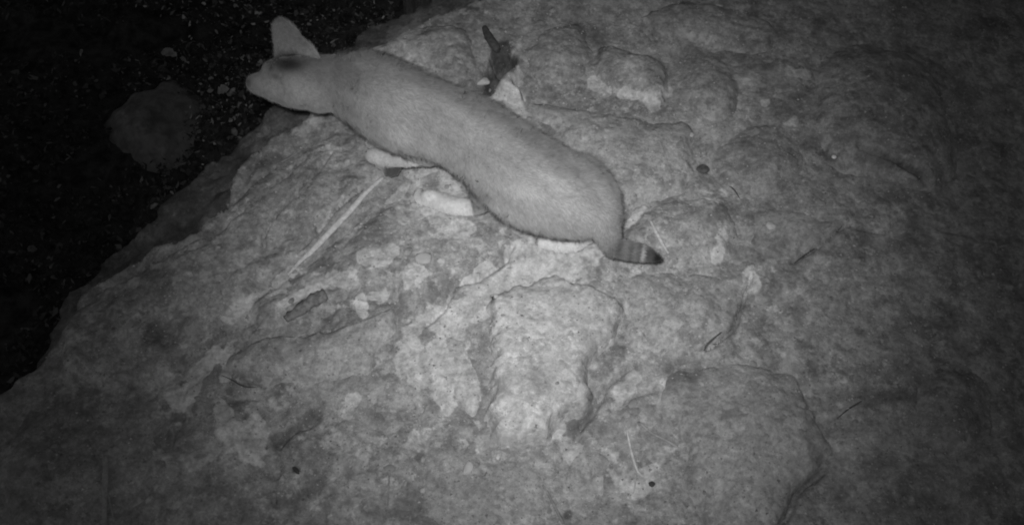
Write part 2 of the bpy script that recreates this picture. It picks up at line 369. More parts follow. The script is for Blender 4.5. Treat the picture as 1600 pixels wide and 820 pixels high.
def hit(px, py, lift=0.0):
    zs = np.linspace(.13, -.25, 96); P = np.array([at(px, py, q) for q in zs]); sf = surf(P[:, 0], P[:, 1])+lift
    k = np.argmax(sf >= zs); q = P[max(k, 1)]; return np.array([q[0], q[1], sf[max(k, 1)]])
A, B, C_, D_, W_ = M_ROCK
rock('rock_slab', [(530,180),(480,200),(425,232),(372,272),(356,325),(346,350),(300,380),(240,400),(190,435),(150,452),(104,488),(92,540),(95,590),(150,612),(230,600),(290,575),(335,530),(372,488),(420,455),(460,420),(530,345),(598,282),(590,255),(556,232),(540,200)], .020, A, 'long weathered rock slab with slanting strata along the drop on the left', wd=.03, seed=1)
rock('rock_slab', [(612,282),(690,300),(760,340),(802,372),(797,395),(760,422),(715,442),(697,476),(660,502),(630,514),(618,480),(560,492),(520,500),(455,520),(400,525),(378,500),(400,462),(470,415),(540,345)], .022, A, 'lichen-blotched rock slab under the hind foot of the cat', seed=2)
rock('rock_slab', [(347,570),(356,590),(384,603),(411,605),(450,600),(534,602),(590,586),(602,545),(626,520),(622,474),(600,478),(560,500),(510,512),(440,524),(390,532),(362,548)], .030, B, 'smooth dark slab with a curved lower rim in the lower left', wd=.02, seed=3, warp=.005)
rock('boulder', [(755,598),(756,655),(778,697),(855,705),(885,670),(920,642),(932,580),(952,550),(975,528),(980,489),(950,458),(900,438),(850,434),(800,444),(765,480),(757,550)], .048, C_, 'pale boulder with a blunt foot, lit brightest, below the cat', wd=.015, seed=34, warp=.013, tilt=(-.03, -.08), rough=.5, side=3.0)
rock('rock', [(680,520),(700,500),(745,470),(790,450),(800,470),(770,500),(760,560),(762,640),(740,660),(705,640),(680,600),(672,560)], .018, C_, 'crusted pale rough rock left of the pale boulder', seed=5)
rock('rock', [(815,160),(870,155),(950,172),(1030,184),(1075,190),(1090,215),(1088,275),(1064,302),(1012,318),(978,342),(955,345),(925,300),(870,230)], .030, B, 'broad smooth rock behind the hips of the cat', wd=.03, seed=6)
rock('rock', [(972,362),(1008,322),(1060,306),(1108,302),(1148,330),(1162,380),(1150,412),(1090,420),(1036,412),(990,388)], .024, A, 'angular mottled rock right of the tail tip under the short straw', seed=7)
rock('rock', [(975,425),(1030,418),(1100,424),(1164,424),(1160,470),(1148,515),(1100,542),(1010,552),(974,530),(972,480)], .020, B, 'flat smooth rock right of the pale boulder below the tail', seed=8)
rock('boulder', [(1025,603),(1043,574),(1105,560),(1187,560),(1245,580),(1270,622),(1291,673),(1297,718),(1270,762),(1237,792),(1215,840),(1150,860),(1100,835),(1076,780),(1060,747),(1064,704),(1028,655)], .048, B, 'rounded boulder in the lower right with a dark patch on its shoulder', tilt=(0, -.06), wd=.045, seed=9, warp=.006)
rock('rock', [(580,82),(620,48),(670,32),(728,42),(744,66),(746,100),(732,124),(700,122),(640,100)], .030, A, 'rock behind the shoulders of the cat at the top edge of the drop', seed=10)
rock('rock', [(812,82),(850,45),(905,28),(925,60),(930,95),(905,125),(870,138),(835,130),(818,105)], .026, D_, 'rough grey rock right of the dark crevice', seed=11)
rock('rock', [(918,105),(945,70),(1000,78),(1045,100),(1046,150),(1030,165),(985,152),(940,145)], .034, A, 'block of rock with pale crusted lower rim above the broad smooth rock', wd=.02, seed=12)
rock('stone', [(768,138),(785,118),(808,108),(824,116),(818,135),(826,158),(818,172),(795,165),(775,155)], .048, W_, 'knobbly whitish stone touching the back of the cat', wd=.015, seed=13, step=.003)
rock('rock', [(1062,80),(1110,70),(1150,95),(1160,150),(1148,185),(1112,192),(1076,170),(1058,130)], .026, D_, 'rounded dull rock right of the crusted block near the top', seed=14)
rock('rock', [(1112,215),(1160,195),(1210,190),(1250,215),(1262,260),(1240,300),(1180,310),(1130,292),(1106,255)], .022, D_, 'low earthy rock right of the small dark hole', seed=15)
rock('boulder', [(1285,80),(1350,55),(1420,70),(1470,120),(1495,190),(1500,245),(1465,290),(1390,275),(1310,262),(1275,215),(1272,130)], .055, D_, 'large dim boulder near the right edge with a straight dark foot', wd=.06, seed=16)
rock('boulder', [(1440,600),(1480,565),(1530,575),(1555,620),(1545,680),(1500,710),(1455,690),(1436,645)], .040, D_, 'dim low boulder in the far lower right corner', wd=.05, seed=17)
rock('rock', [(1175,320),(1230,318),(1290,330),(1318,348),(1285,376),(1235,408),(1190,400),(1168,365)], .018, D_, 'low wedge of rock above the slanting dark crack on the right', seed=18)
rock('rock', [(90,610),(180,612),(260,620),(250,680),(270,730),(220,800),(120,850),(20,840),(-10,740),(20,660)], .022, D_, 'dim flat rock in the lower left corner behind the upright straw', wd=.05, seed=19)
rock('rock', [(440,640),(490,652),(560,640),(640,660),(660,700),(640,760),(560,790),(480,770),(440,700)], .016, A, 'rough low rock at the bottom beside the forked dark groove', seed=20, rough=1.4)
rock('rock', [(300,620),(350,605),(420,620),(428,680),(415,740),(340,770),(270,750),(262,690),(280,650)], .018, A, 'lichen-netted rock in the lower left below the smooth dark slab', seed=21, rough=1.3)
rock('rock', [(1000,20),(1060,0),(1150,10),(1220,40),(1210,80),(1150,85),(1080,62),(1020,60)], .020, D_, 'rough crumbling rock at the top right of the crusted block', seed=22, rough=1.4)
rock('rock', [(675,690),(760,705),(830,715),(860,760),(830,830),(740,850),(670,820),(650,750)], .018, B, 'plain grey rock at the bottom middle below the pale boulder', seed=23)
rock('rock', [(885,700),(935,695),(965,720),(955,770),(925,800),(885,775),(872,735)], .016, D_, 'small crusted rock below right of the pale boulder foot', seed=24, rough=1.5)
# boulder lying down in the leaf litter
def blob_rock(name, outline, z0, H, mat, label):
    P = catmull(W(outline, z0), 5); lo, hi = P.min(0)-.08, P.max(0)+.08
    X, Y = np.meshgrid(np.arange(lo[0], hi[0], .008), np.arange(lo[1], hi[1], .008))
    d = sdf(X+.02*fbm(X*9, Y*9, X*0, 3), Y+.02*fbm(X*9+4, Y*9, X*0, 3), P)
    Zb = z0+H*(1-np.exp(-np.clip(d, 0, 9)/.09))+np.clip(d, -9, 0)*2+.03*fbm(X*5, Y*5, X*0+1, 3)+.006*fbm(X*30, Y*30, X*0+1, 3)-.05
    V, F, _ = heightgrid(X, Y, Zb, d > -.07); V, c = rebase(V)
    thing(name, mesh_np(name, V, F, mat), label, 'boulder', loc=c)
blob_rock('boulder', [(150,205),(168,165),(220,125),(268,112),(312,130),(328,165),(322,195),(294,225),(262,255),(222,256),(185,238)], -.86, .11, M_BOULD, 'dim rounded boulder lying in the dark leaf litter left of the cat')
# ------------------------------------------------------------------ thin sticks, straw and roots
def tube(pts, rad, seg=8, wob=0.0, flatten=1.0):
    P = catmull(pts, 5, False); n = len(P); V = []; r = np.interp(np.linspace(0, 1, n), np.linspace(0, 1, len(rad)), rad)
    for i in range(n):
        t = P[min(i+1, n-1)]-P[max(i-1, 0)]; t /= np.linalg.norm(t)
        a = np.cross(t, [0, 0, 1.]); a /= max(np.linalg.norm(a), 1e-6); b = np.cross(a, t)
        for k in range(seg):
            q = 2*math.pi*k/seg; rr = r[i]*(1+wob*(RNG.random()-.5))
            V.append(P[i]+a*math.cos(q)*rr+b*math.sin(q)*rr*flatten)
    F = [(i*seg+k, i*seg+(k+1) % seg, (i+1)*seg+(k+1) % seg, (i+1)*seg+k) for i in range(n-1) for k in range(seg)]
    V.append(P[0]); V.append(P[-1])
    for k in range(seg):
        F.append((len(V)-2, (k+1) % seg, k, k)); F.append((len(V)-1, (n-1)*seg+k, (n-1)*seg+(k+1) % seg, (n-1)*seg+(k+1) % seg))
    return np.array(V), [f[:3] if f[2] == f[3] else f for f in F]
def pymesh(name, V, F, mat):
    me = bpy.data.meshes.new(name); me.from_pydata([tuple(v) for v in V], [], F); me.update(); me.materials.append(mat)
    me.polygons.foreach_set('use_smooth', [True]*len(me.polygons)); return me
def stick(name, px, wpx, mat, label, cat, lift=.004, flatten=.8, group=None):
    p3 = []
    for (a, b) in px: p3.append(list(hit(a, b, lift)))
    s = scl(p3[0]); V, F = tube(np.array(p3), [q*s/2 for q in wpx], wob=.25, flatten=flatten)
    V, c = rebase(V); return thing(name, pymesh(name, V, F, mat), label, cat, group, c)
stick('stick', [(600,278),(572,302),(548,328),(520,358),(492,388),(468,410),(450,430)], [5,9,10,11,10,7,3], M_STRAW, 'long pale bleached stick lying slantwise on the left slab below the raised paw', 'stick', .005, .6)
stick('straw', [(1016,346),(1026,364),(1036,382),(1044,396)], [3,6,5,2.5], M_STRAW, 'short pale straw lying just above the tip of the tail', 'straw')
stick('straw', [(979,672),(984,695),(989,715),(996,735),(1005,745)], [2,4,4.5,4,1.5], M_STRAW, 'thin bright grass stem beside the lower right boulder', 'straw')
stick('straw', [(993,740),(992,758),(989,772)], [1.5,2.5,1.2], M_STRAW, 'tiny upright straw just below the bright grass stem', 'straw')
stick('stick', [(165,712),(166,745),(164,790),(163,840)], [8,11,9,8], plain_mat('grey_twig', .27, .2, 160), 'dim upright stalk standing in the lower left corner', 'stick', .006)
stick('stick', [(168,770),(176,800),(183,840)], [3,3,3], plain_mat('grey_stalk', .28, .2, 160), 'thin dim stalk forking right of the upright stalk in the lower left', 'stick')
stick('stick', [(848,757),(862,782),(880,818)], [2.5,4.5,5], M_PEBBLE, 'grey twig slanting down to the bottom edge beside a dark gap', 'stick')
stick('straw', [(1000,661),(1020,678),(1045,690),(1066,706)], [1.5,3,3.5,2], M_PEBBLE, 'pale rootlet curving in to the left foot of the lower right boulder', 'rootlet')
stick('straw', [(609,735),(607,760),(606,790)], [2.5,2.5,2], M_PEBBLE, 'faint grey straw standing at the bottom left of middle', 'straw')
stick('twig', [(348,588),(362,594),(382,604),(410,606)], [1,2,2.6,1], M_ROOT, 'curved dark twig along the lower rim of the smooth dark slab', 'twig', .001)
stick('root', [(1240,412),(1268,392),(1300,370),(1322,345)], [1,4,3.5,1], M_ROOT, 'thin dark root running slantwise over the right side', 'root', 0)
stick('root', [(1100,547),(1106,537),(1125,522),(1150,500)], [3,4,2.5,1], M_ROOT, 'short dark root in the crack above the lower right boulder', 'root', 0)
stick('twig', [(1104,536),(1120,539),(1140,534)], [2.5,2.5,1], M_ROOT, 'tiny dark side twig branching off the short dark root', 'twig', 0)
stick('twig', [(1308,654),(1325,640),(1345,628)], [1,3,1.5], M_ROOT, 'dark twig right of the lower right boulder', 'twig', 0)
stick('twig', [(1130,288),(1145,296),(1156,312)], [1,3,1], M_ROOT, 'small dark twig on the earthy rocks right of the small hole', 'twig', 0)
stick('twig', [(757,44),(764,60),(774,76),(778,84)], [8,14,15,12], M_ROOT, 'thick dark stub of wood sticking out of the top of the crevice', 'twig', .004)
stick('straw', [(430,262),(455,246),(475,232)], [1.5,3,1.5], M_PEBBLE, 'thin grey straw caught in the strata left of the raised paw', 'straw', .003)
# a broken piece of bark
def bark():
    p = [hit(a, b, .008) for a, b in [(447,500),(470,484),(492,470),(509,459)]]
    V, F = tube(np.array(p), [.008,.012,.013,.012], seg=7, wob=.45, flatten=.6)
    V, c = rebase(V); o = thing('bark_piece', pymesh('bark_piece', V, F, M_BARK), 'dark broken piece of bark lying on the slab in the lower left', 'bark', loc=c)
bark()
# ------------------------------------------------------------------ pebbles
def pebble_mesh(name, rx, ry, rz, mat, sd):
    import bmesh
    bm = bmesh.new(); bmesh.ops.create_icosphere(bm, subdivisions=3, radius=1)
    Vv = np.array([v.co[:] for v in bm.verts]); n = 1+.22*fbm(Vv[:, 0]*1.3+sd, Vv[:, 1]*1.3, Vv[:, 2]*1.3, 3)
    Vv = Vv*n[:, None]*np.array([rx, ry, rz])
    for v, c in zip(bm.verts, Vv): v.co = c
    me = bpy.data.meshes.new(name); bm.to_mesh(me); bm.free(); me.materials.append(mat)
    me.polygons.foreach_set('use_smooth', [True]*len(me.polygons)); return me
def pebble(px, py, r, mat, label, name='pebble', elong=1.2, flat=.45, group=None, rot=None):
    p = hit(px, py); s = scl(p)*r; z = p[2]
    me = pebble_mesh(name, s*elong, s/elong*1.1, s*flat, mat, px*.37)
    o = thing(name, me, label, 'pebble', group, (p[0], p[1], z+s*flat*.25)); o.rotation_euler[2] = RNG.random()*3 if rot is None else rot
    return o
pebble(662, 405, 12, M_PALEPEB, 'oval pale pebble on the lichen-blotched slab', elong=1.15, rot=.1)
pebble(1204, 353, 7, M_PALEPEB, 'small white pebble right of the angular mottled rock', elong=1.1)
pebble(1302, 249, 3.6, plain_mat('glint_white', .93, .03, 60, .3, .6), 'tiny grain on the dim right side, its glint painted white', elong=1)  # very pale colour stands in for the grain's glint
pebble(1098, 265, 8.5, plain_mat('hole_shade', .085, .4, 60), 'dark flat blob painting the shade of a small hole right of the broad smooth rock', elong=1.2, rot=0)  # dark blob added for the shade inside a small hole
pebble(1018, 757, 4.5, M_DARKPEB, 'tiny round black pebble left of the lower right boulder', elong=1)
pebble(732, 733, 9, M_PALEPEB, 'pale wedge-shaped pebble at the bottom middle', elong=1.3, rot=1.3)
pebble(661, 766, 4.5, M_PALEPEB, 'tiny whitish pebble near the bottom left of middle', elong=1.1)
pebble(463, 735, 5, M_DARKPEB, 'tiny black stone below the forked dark groove', elong=1.7, rot=2.3)
pebble(778, 714, 4, M_PALEPEB, 'tiny bright pebble under the blunt foot of the pale boulder', elong=1.3, rot=1.5)
pebble(1080, 212, 4, M_PALEPEB, 'tiny bright pebble on the right shoulder of the broad smooth rock', elong=1.1)
pebble(772, 467, 3.6, M_DARKPEB, 'tiny black pebble at the top left of the pale boulder', elong=1.1)
pebble(775, 463, 4, M_PALEPEB, 'tiny white pebble touching the black one at the top left of the pale boulder', elong=1.1)
pebble(754, 133, 9, M_PALEPEB, 'small pale chip squeezed between the back of the cat and the whitish stone', elong=1.4, rot=.1)
k = 0
spots = []
while k < 70:
    px, py = RNG.uniform(120, 1500), RNG.uniform(5, 815)
    p = at(px, py, 0)
    if sdf(p[:1], p[1:2], E1)[0] < .03: continue
    if any((px-a)**2+(py-b)**2 < 500 for a, b in spots): continue
    spots.append((px, py)); k += 1
    r = RNG.choice([3, 4, 5, 7], p=[.35, .35, .2, .1])
    pebble(px, py, r, [M_PEBBLE, M_PEBBLE, M_ROCK[3]][RNG.choice(3, p=[.4, .27, .33])], 'small loose stone scattered over the rocks', name='small_stone', elong=RNG.uniform(1, 1.3), flat=.3, group='small loose stones on the rocks')
# grit: too many to count
def grit():
    n = 30000; px = RNG.uniform(60, 1600, n); py = RNG.uniform(-10, 830, n)
    d = np.stack([at(a, b, 0)[:2] for a, b in zip(px, py)])
    keep = (sdf(d[:, 0], d[:, 1], E1) > -.02) & (pnoise(d[:, 0]*5, d[:, 1]*5, d[:, 0]*0) > -.25); d = d[keep]
    z = surf(d[:, 0], d[:, 1]); n = len(d); r = .0006+.0026*RNG.random(n)**4
    base = np.array([[1, 0, 0], [-.5, .87, 0], [-.5, -.87, 0], [0, 0, .8], [0, 0, -.6]]); tri = np.array([[0, 1, 3], [1, 2, 3], [2, 0, 3], [1, 0, 4], [2, 1, 4], [0, 2, 4]])
    a = RNG.random(n)*6.28; V = np.repeat(base[None], n, 0)*(1+.5*(RNG.random((n, 5, 1))-.5))
    ca, sa = np.cos(a)[:, None], np.sin(a)[:, None]; x = V[..., 0]*ca-V[..., 1]*sa; y = V[..., 0]*sa+V[..., 1]*ca
    V = np.stack([x*r[:, None]+d[:, :1], y*r[:, None]+d[:, 1:2], V[..., 2]*r[:, None]+z[:, None]], -1)
    F = (tri[None]+5*np.arange(n)[:, None, None]).reshape(-1, 3)
    gm = mesh_np('grit', V.reshape(-1, 3), F, M_TONE, False); attr(gm, 'tone', np.repeat(.14+.36*RNG.random(n)**1.3, 5))
    thing('grit', gm, 'fine grit and crumbs strewn over the rocks', 'grit', kind='stuff')
grit()
# ------------------------------------------------------------------ leaf litter down on the forest floor
def leaves(n, box, zf, size, name, mat, label, lift=.02, pw=5.0, lo=.028, hi=.17, hot=False):
    px = RNG.uniform(box[0], box[2], n); py = RNG.uniform(box[1], box[3], n)
    c = np.stack([at(a, b, FZ)[:2] for a, b in zip(px, py)])
    cl = fbm(c[:, 0]*4, c[:, 1]*4, c[:, 0]*0+2, 3); dens = np.exp(-(((px-440)/230)**2+((py-60)/170)**2)) if hot else 9
    c = c[(cl > -.35) & (RNG.random(n) < dens)]; n = len(c)
    z = floor_h(c[:, 0], c[:, 1])+RNG.random(n)*lift
    L = size*(.45+1.9*RNG.random(n)**2.5); Wd = L*RNG.uniform(.15, .75, n)
    # a folded leaf: 6 vertices, 4 faces
    bx = np.array([-1, -.35, -.35, .35, .35, 1.]); by = np.array([0, 1, -1, .9, -.9, 0]); bz = np.array([0, .28, .28, .25, .25, .1])
    a = RNG.random(n)*6.28; ti = RNG.normal(0, .45, n); ro = RNG.normal(0, .5, n)
    x = (bx[None]+.3*RNG.normal(size=(n, 6)))*L[:, None]/2; y = (by[None]+.35*RNG.normal(size=(n, 6)))*Wd[:, None]/2; zz = bz[None]*L[:, None]*.3*RNG.uniform(-1, 1.5, n)[:, None]
    y, zz = y*np.cos(ro)[:, None]-zz*np.sin(ro)[:, None], y*np.sin(ro)[:, None]+zz*np.cos(ro)[:, None]
    x, zz = x*np.cos(ti)[:, None]-zz*np.sin(ti)[:, None], x*np.sin(ti)[:, None]+zz*np.cos(ti)[:, None]
    X_ = x*np.cos(a)[:, None]-y*np.sin(a)[:, None]+c[:, :1]; Y_ = x*np.sin(a)[:, None]+y*np.cos(a)[:, None]+c[:, 1:2]
    V = np.stack([X_, Y_, zz+z[:, None]+.008], -1)
    t = np.array([[0, 2, 1], [1, 2, 4], [1, 4, 3], [3, 4, 5]]); F = (t[None]+6*np.arange(n)[:, None, None]).reshape(-1, 3)
    me = mesh_np(name, V.reshape(-1, 3), F, mat, False); attr(me, 'tone', np.repeat(lo+(hi-lo)*RNG.random(n)**pw, 6))
    thing(name, me, label, 'leaf litter', kind='stuff')
leaves(34000, (-150, -150, 760, 620), FZ, .012, 'leaf_litter', M_TONE, 'dark carpet of small fallen leaves below the outcrop')
leaves(8000, (190, -20, 640, 330), FZ, .009, 'leaf_crumbs', M_TONE, 'pale crumbs of broken leaf strewn over the dark litter', .03, 3.2, .03, .55, True)
def dry_leaf(px, py, Lpx, ang, label, wr=.45):
    p = at(px, py, FZ+.04); L = Lpx*scl(p); n = 9; V = []; F = []
    for i in range(n):
        t = i/(n-1); w_ = L*wr*.5*math.sin(math.pi*t)**.7*(1+.3*RNG.normal()*.5)+.0008
        zc = .02*math.sin(t*3)*L*4+.002*RNG.normal()
        for s in (-1, 0, 1): V.append([(t-.5)*L, s*w_, zc+abs(s)*w_*.5])
    for i in range(n-1):
        for s in (0, 1): b = i*3+s; F.append((b, b+3, b+4, b+1))
    o = thing('dry_leaf', pymesh('dry_leaf', V, F, M_PALELEAF), label, 'leaf', loc=(p[0], p[1], floor_h(np.array([p[0]]), np.array([p[1]]))[0]+.03)); o.rotation_euler = (.1, -.2, ang)
dry_leaf(258, 68, 34, -.5, 'curled pale leaf high in the dark litter left of the ear')
dry_leaf(282, 80, 22, -.9, 'narrow pale leaf bit below the curled pale leaf', .25)
dry_leaf(345, 130, 20, .3, 'crumpled pale leaf left of the nose of the cat', .8)
dry_leaf(361, 135, 14, 1.0, 'small pale leaf touching the crumpled one by the nose')
dry_leaf(366, 204, 22, -1.1, 'narrow pale leaf at the foot of the outcrop below the chin')
dry_leaf(370, 181, 14, .9, 'short pale leaf above the narrow one at the outcrop foot', .35)
dry_leaf(127, 82, 13, 1.5, 'lone thin pale leaf far left in the dark', .3)
dry_leaf(325, 110, 9, .2, 'tiny bright leaf bit upper left of the nose', .6)
dry_leaf(404, 92, 13, .4, 'pale leaf bit just left of the brow of the cat', .6)
dry_leaf(288, 172, 16, .8, 'faint leaf lying on top of the litter boulder', .3)
dry_leaf(240, 320, 14, .6, 'faint pale leaf in the dark left of the shelf', .5)
# ------------------------------------------------------------------ the cat
def q3(px, py, z): return at(px, py, z)
SEG = []   # (point, radius along view plane, vertical factor)
def cp(px, py, z, r):
    p = at(px, py, z); return p, r*scl(p)
TRUNK = [cp(*a) for a in [(530,130,.207,45),(553,135,.206,53),(577,141,.205,61),(605,158,.20,66),(640,177,.195,66),(680,190,.195,63),(720,204,.195,62),(760,230,.195,66),(800,262,.195,70),(840,288,.195,72),(880,305,.195,66),(910,319,.195,52),(935,335,.195,35)]]
NECK = [cp(*a) for a in [(470,127,.215,37),(500,128,.212,42),(530,130,.207,45),(550,134,.206,50)]]
def ell_chain(chain, sub=4, zf=1.0):
    P = np.array([c[0] for c in chain]); R = np.array([c[1] for c in chain])
    PP = catmull(P, sub, False); RR = catmull(np.stack([R, R*0], 1), sub, False)[:, 0]
    return PP, RR
import bmesh
def add_sph(bm, p, r, sc=(1, 1, 1), rot=None, sub=3):
    from mathutils import Matrix
    M = Matrix.Translation(Vector(p)) @ (rot.to_matrix().to_4x4() if rot else Matrix.Identity(4)) @ Matrix.Diagonal((r*sc[0], r*sc[1], r*sc[2], 1))
    bmesh.ops.create_icosphere(bm, subdivisions=sub, radius=1, matrix=M)
def add_chain(bm, pts, zf=1.0, dens=.25):
    P = np.array([c[0] for c in pts]); R = np.array([c[1] for c in pts])
    PP = catmull(np.concatenate([P, R[:, None]], 1), 8, False)
    last = None
    for v in PP:
        if last is not None and np.linalg.norm(v[:3]-last) < v[3]*dens: continue
        last = v[:3]; add_sph(bm, v[:3], v[3], (1, 1, zf))
def remesh(bm, voxel, it, name):
    me = bpy.data.meshes.new('tmp'); bm.to_mesh(me); bm.free()
    o = bpy.data.objects.new('tmp', me); COL.objects.link(o)
    r = o.modifiers.new('r', 'REMESH'); r.mode = 'VOXEL'; r.voxel_size = voxel; r.use_smooth_shade = True
    s = o.modifiers.new('s', 'SMOOTH'); s.iterations = it; s.factor = .6
    dg = bpy.context.evaluated_depsgraph_get(); dg.update()
    m2 = bpy.data.meshes.new_from_object(o.evaluated_get(dg)); m2.name = name
    bpy.data.objects.remove(o); bpy.data.meshes.remove(me)
    return m2
def sz(px, py): p = at(px, py, .02); return surf(p[0], p[1])[0]
def foot(px, py, r, dz=0): z = sz(px, py); return cp(px, py, z+.011+dz, r)
bm = bmesh.new()
add_chain(bm, TRUNK, 1.02); add_chain(bm, NECK, 1.0)
# shoulder blades and spine
# head: skull, brow, cheeks, muzzle
for a in [(485,126,.218,37),(465,122,.222,36),(447,118,.222,30),(436,112,.222,23),(422,108,.228,14),(455,104,.222,19),(488,103,.226,22),(438,101,.227,15),(470,140,.205,32),(452,143,.204,26),(430,138,.207,22),(415,132,.210,21),(404,131,.210,18),(398,130,.211,15.5),(500,140,.205,38)]:
    p, r = cp(*a); add_sph(bm, p, r)
add_chain(bm, [cp(460,150,.192,18), cp(432,145,.197,15), cp(408,139,.202,10)])
# near foreleg, lifted, wrist forward and paw folded under
add_chain(bm, [cp(650,222,.14,30), cp(668,238,.125,22), cp(668,246,.11,15)])
add_chain(bm, [cp(668,247,.108,11), cp(645,249,.10,12), cp(618,248,.092,14), cp(596,245,.090,15), cp(582,243,.090,13)])
# far foreleg reaching down ahead
add_chain(bm, [cp(600,150,.18,30), cp(590,178,.13,19), cp(592,205,.07,14), foot(590,225,13,.01), foot(580,222,11)])
# near hind leg: thigh, hock and the long pale foot
add_chain(bm, [cp(860,300,.18,58), cp(825,300,.16,52), cp(785,290,.145,40), cp(757,296,.13,26)])
add_chain(bm, [cp(757,300,.125,24), cp(758,314,.09,16), cp(750,322,.055,13)])
add_chain(bm, [cp(750,323,.050,13), foot(735,324,14,.008), foot(710,322,15,.003), foot(685,314,15), foot(668,309,14.5)])
for a in [(655,300),(651,305),(652,311),(658,316)]: add_sph(bm, *foot(*a, 7.0, -.004))
# far hind leg
add_chain(bm, [cp(890,300,.17,50), cp(885,330,.13,38), cp(895,350,.09,24), cp(918,365,.055,14)])
add_chain(bm, [cp(918,368,.05,13), foot(900,382,11,.005), foot(878,384,12), foot(856,379,12)])
for a in [(845,373),(841,378),(845,383)]: add_sph(bm, *foot(*a, 6.5, -.004))
# far hip standing a little proud of the spine, near shoulder blade and thigh muscle
add_chain(bm, [cp(905,275,.19,36), cp(928,300,.19,36), cp(938,322,.185,30)])
body = remesh(bm, .0042, 12, 'body')
# ---- fur colour and some body shading painted on the animal
def world_verts(me):
    v = np.empty(len(me.vertices)*3, np.float32); me.vertices.foreach_get('co', v); return v.reshape(-1, 3).astype(float)
CATAX = (TRUNK[-1][0]-TRUNK[0][0]); CATAX = CATAX/np.linalg.norm(CATAX)
def coat(V):
    px, py = pxa(V[:, 0], V[:, 1], V[:, 2]); z = V[:, 2]
    n = fbm(V[:, 0]*22, V[:, 1]*22, V[:, 2]*22, 3)+.6*fbm(V[:, 0]*110, V[:, 1]*160, V[:, 2]*110, 2)
    c = np.full(len(V), .27)
    def spot(x, y, rx, ry, ang, s, soft=1.0):
        dx, dy = px-x, py-y; a = math.radians(ang); u = (dx*math.cos(a)+dy*math.sin(a))/rx; v = (-dx*math.sin(a)+dy*math.cos(a))/ry
        return s*np.exp(-((u*u+v*v)**1.5)*soft)
    up_ = z > .14
    c *= 1-up_*spot(520,118,62,34,20,.30)                 # darker crown and nape
    c *= 1-up_*spot(770,185,120,16,30,.12)
    c *= 1-up_*spot(450,100,28,14,3,.86, 1.2)                # shade inside the ear's conch, painted onto the head
    c *= 1+up_*spot(470,140,30,22,20,.28); c *= 1+up_*spot(420,131,26,15,10,.20)
    c *= 1-up_*spot(387,128,6,7,0,.55); c *= 1-up_*spot(430,120,8,4,20,.42)
    c *= 1+up_*spot(850,300,70,28,25,.13)
    c *= 1-up_*spot(800,200,90,7,38,.16); c *= 1-up_*spot(890,262,60,6,48,.16); c *= 1-up_*spot(925,305,40,6,62,.14)  # dark spine-line fur, also painting the shaded crease before the far hip
    c *= 1+up_*spot(565,150,26,16,10,.13); c *= 1+up_*spot(625,212,16,9,10,.10); c *= 1-up_*spot(650,225,18,9,30,.08)
    c *= 1+up_*spot(765,322,36,7,22,.16); c *= 1-spot(742,305,30,9,60,.30)  # light thigh streak; soft shadow under the flank painted into the coat
    c *= 1-up_*spot(966,350,13,34,8,.42); c *= 1-up_*spot(830,362,90,7,12,.14)  # shading of the right rump edge painted into the coat
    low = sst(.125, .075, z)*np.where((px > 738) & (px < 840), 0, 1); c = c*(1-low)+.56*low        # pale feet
    c = np.where((z > .06) & (px < 660) & (z < .12), .44, c)
    ax = V@CATAX; r2_ = V-np.outer(ax, CATAX)
    st = fbm(ax*14, r2_[:, 0]*45+r2_[:, 2]*20, r2_[:, 1]*45, 3)
    c *= 1+.07*n+.15*np.clip(st, -1, 1)*(px > 500)
    return c
def fur_mat(name):
    m, nd, lk = newmat(name); b = nd['Principled BSDF']
    at_ = nd.new('ShaderNodeAttribute'); at_.attribute_name = 'tone'
    geo = nd.new('ShaderNodeNewGeometry')
    v = maprange(nd, lk, noise(nd, lk, geo.outputs['Position'], 120, 6, .6), .3, .7, .90, 1.10)
    v = math_(nd, lk, 'MULTIPLY', v, at_.outputs['Fac']); lk.new(v, b.inputs['Base Color'])
    b.inputs['Roughness'].default_value = .9; b.inputs['Specular IOR Level'].default_value = .1
    b.inputs['Sheen Weight'].default_value = .4; b.inputs['Sheen Roughness'].default_value = .5
    return m
M_FUR = fur_mat('short_fur')
body.materials.clear(); body.materials.append(M_FUR)
def sculpt(me, L):                   # swell or hollow the surface smoothly along its normals
    V = world_verts(me); vn = np.empty(len(me.vertices)*3, np.float32); me.vertices.foreach_get('normal', vn); vn = vn.reshape(-1, 3)
    d = np.zeros(len(V))
    for a, b, z, r, amp in L:
        c = at(a, b, z); R_ = r*scl(c); d += amp*np.exp(-((V-c)**2).sum(1)/(R_*R_))
    me.vertices.foreach_set('co', (V+vn*d[:, None]).astype(np.float32).ravel()); me.update()
sculpt(body, [(595,160,.25,38,.007),(612,215,.20,30,.004),(662,180,.25,34,-.006),(650,235,.17,26,-.005),(545,135,.25,22,-.003),(745,225,.25,44,-.005),(735,262,.17,30,-.005),
 (840,305,.24,48,.006),(790,318,.18,34,.005),(885,268,.25,22,-.006),(850,240,.25,20,-.004),(925,290,.23,26,.005),(905,330,.24,26,.003),(470,145,.23,20,.003),(440,128,.235,12,-.003),(505,120,.25,16,-.003)]
 +[(620+30*k, 118+17.5*k, .262, 15, .0025) for k in range(10)])
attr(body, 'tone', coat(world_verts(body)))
cbase = at(740, 330, .02)
cbase[2] = 0
cat = link('cat', None, None, cbase, label='short-tailed pale wild cat stepping leftward over the rocks with one forepaw raised', category='cat')
def part(name, me, parent=cat, off=True, **kw):
    if off: me.transform(__import__('mathutils').Matrix.Translation(-Vector(cbase)))
    return link(name, me, parent, None, **kw)
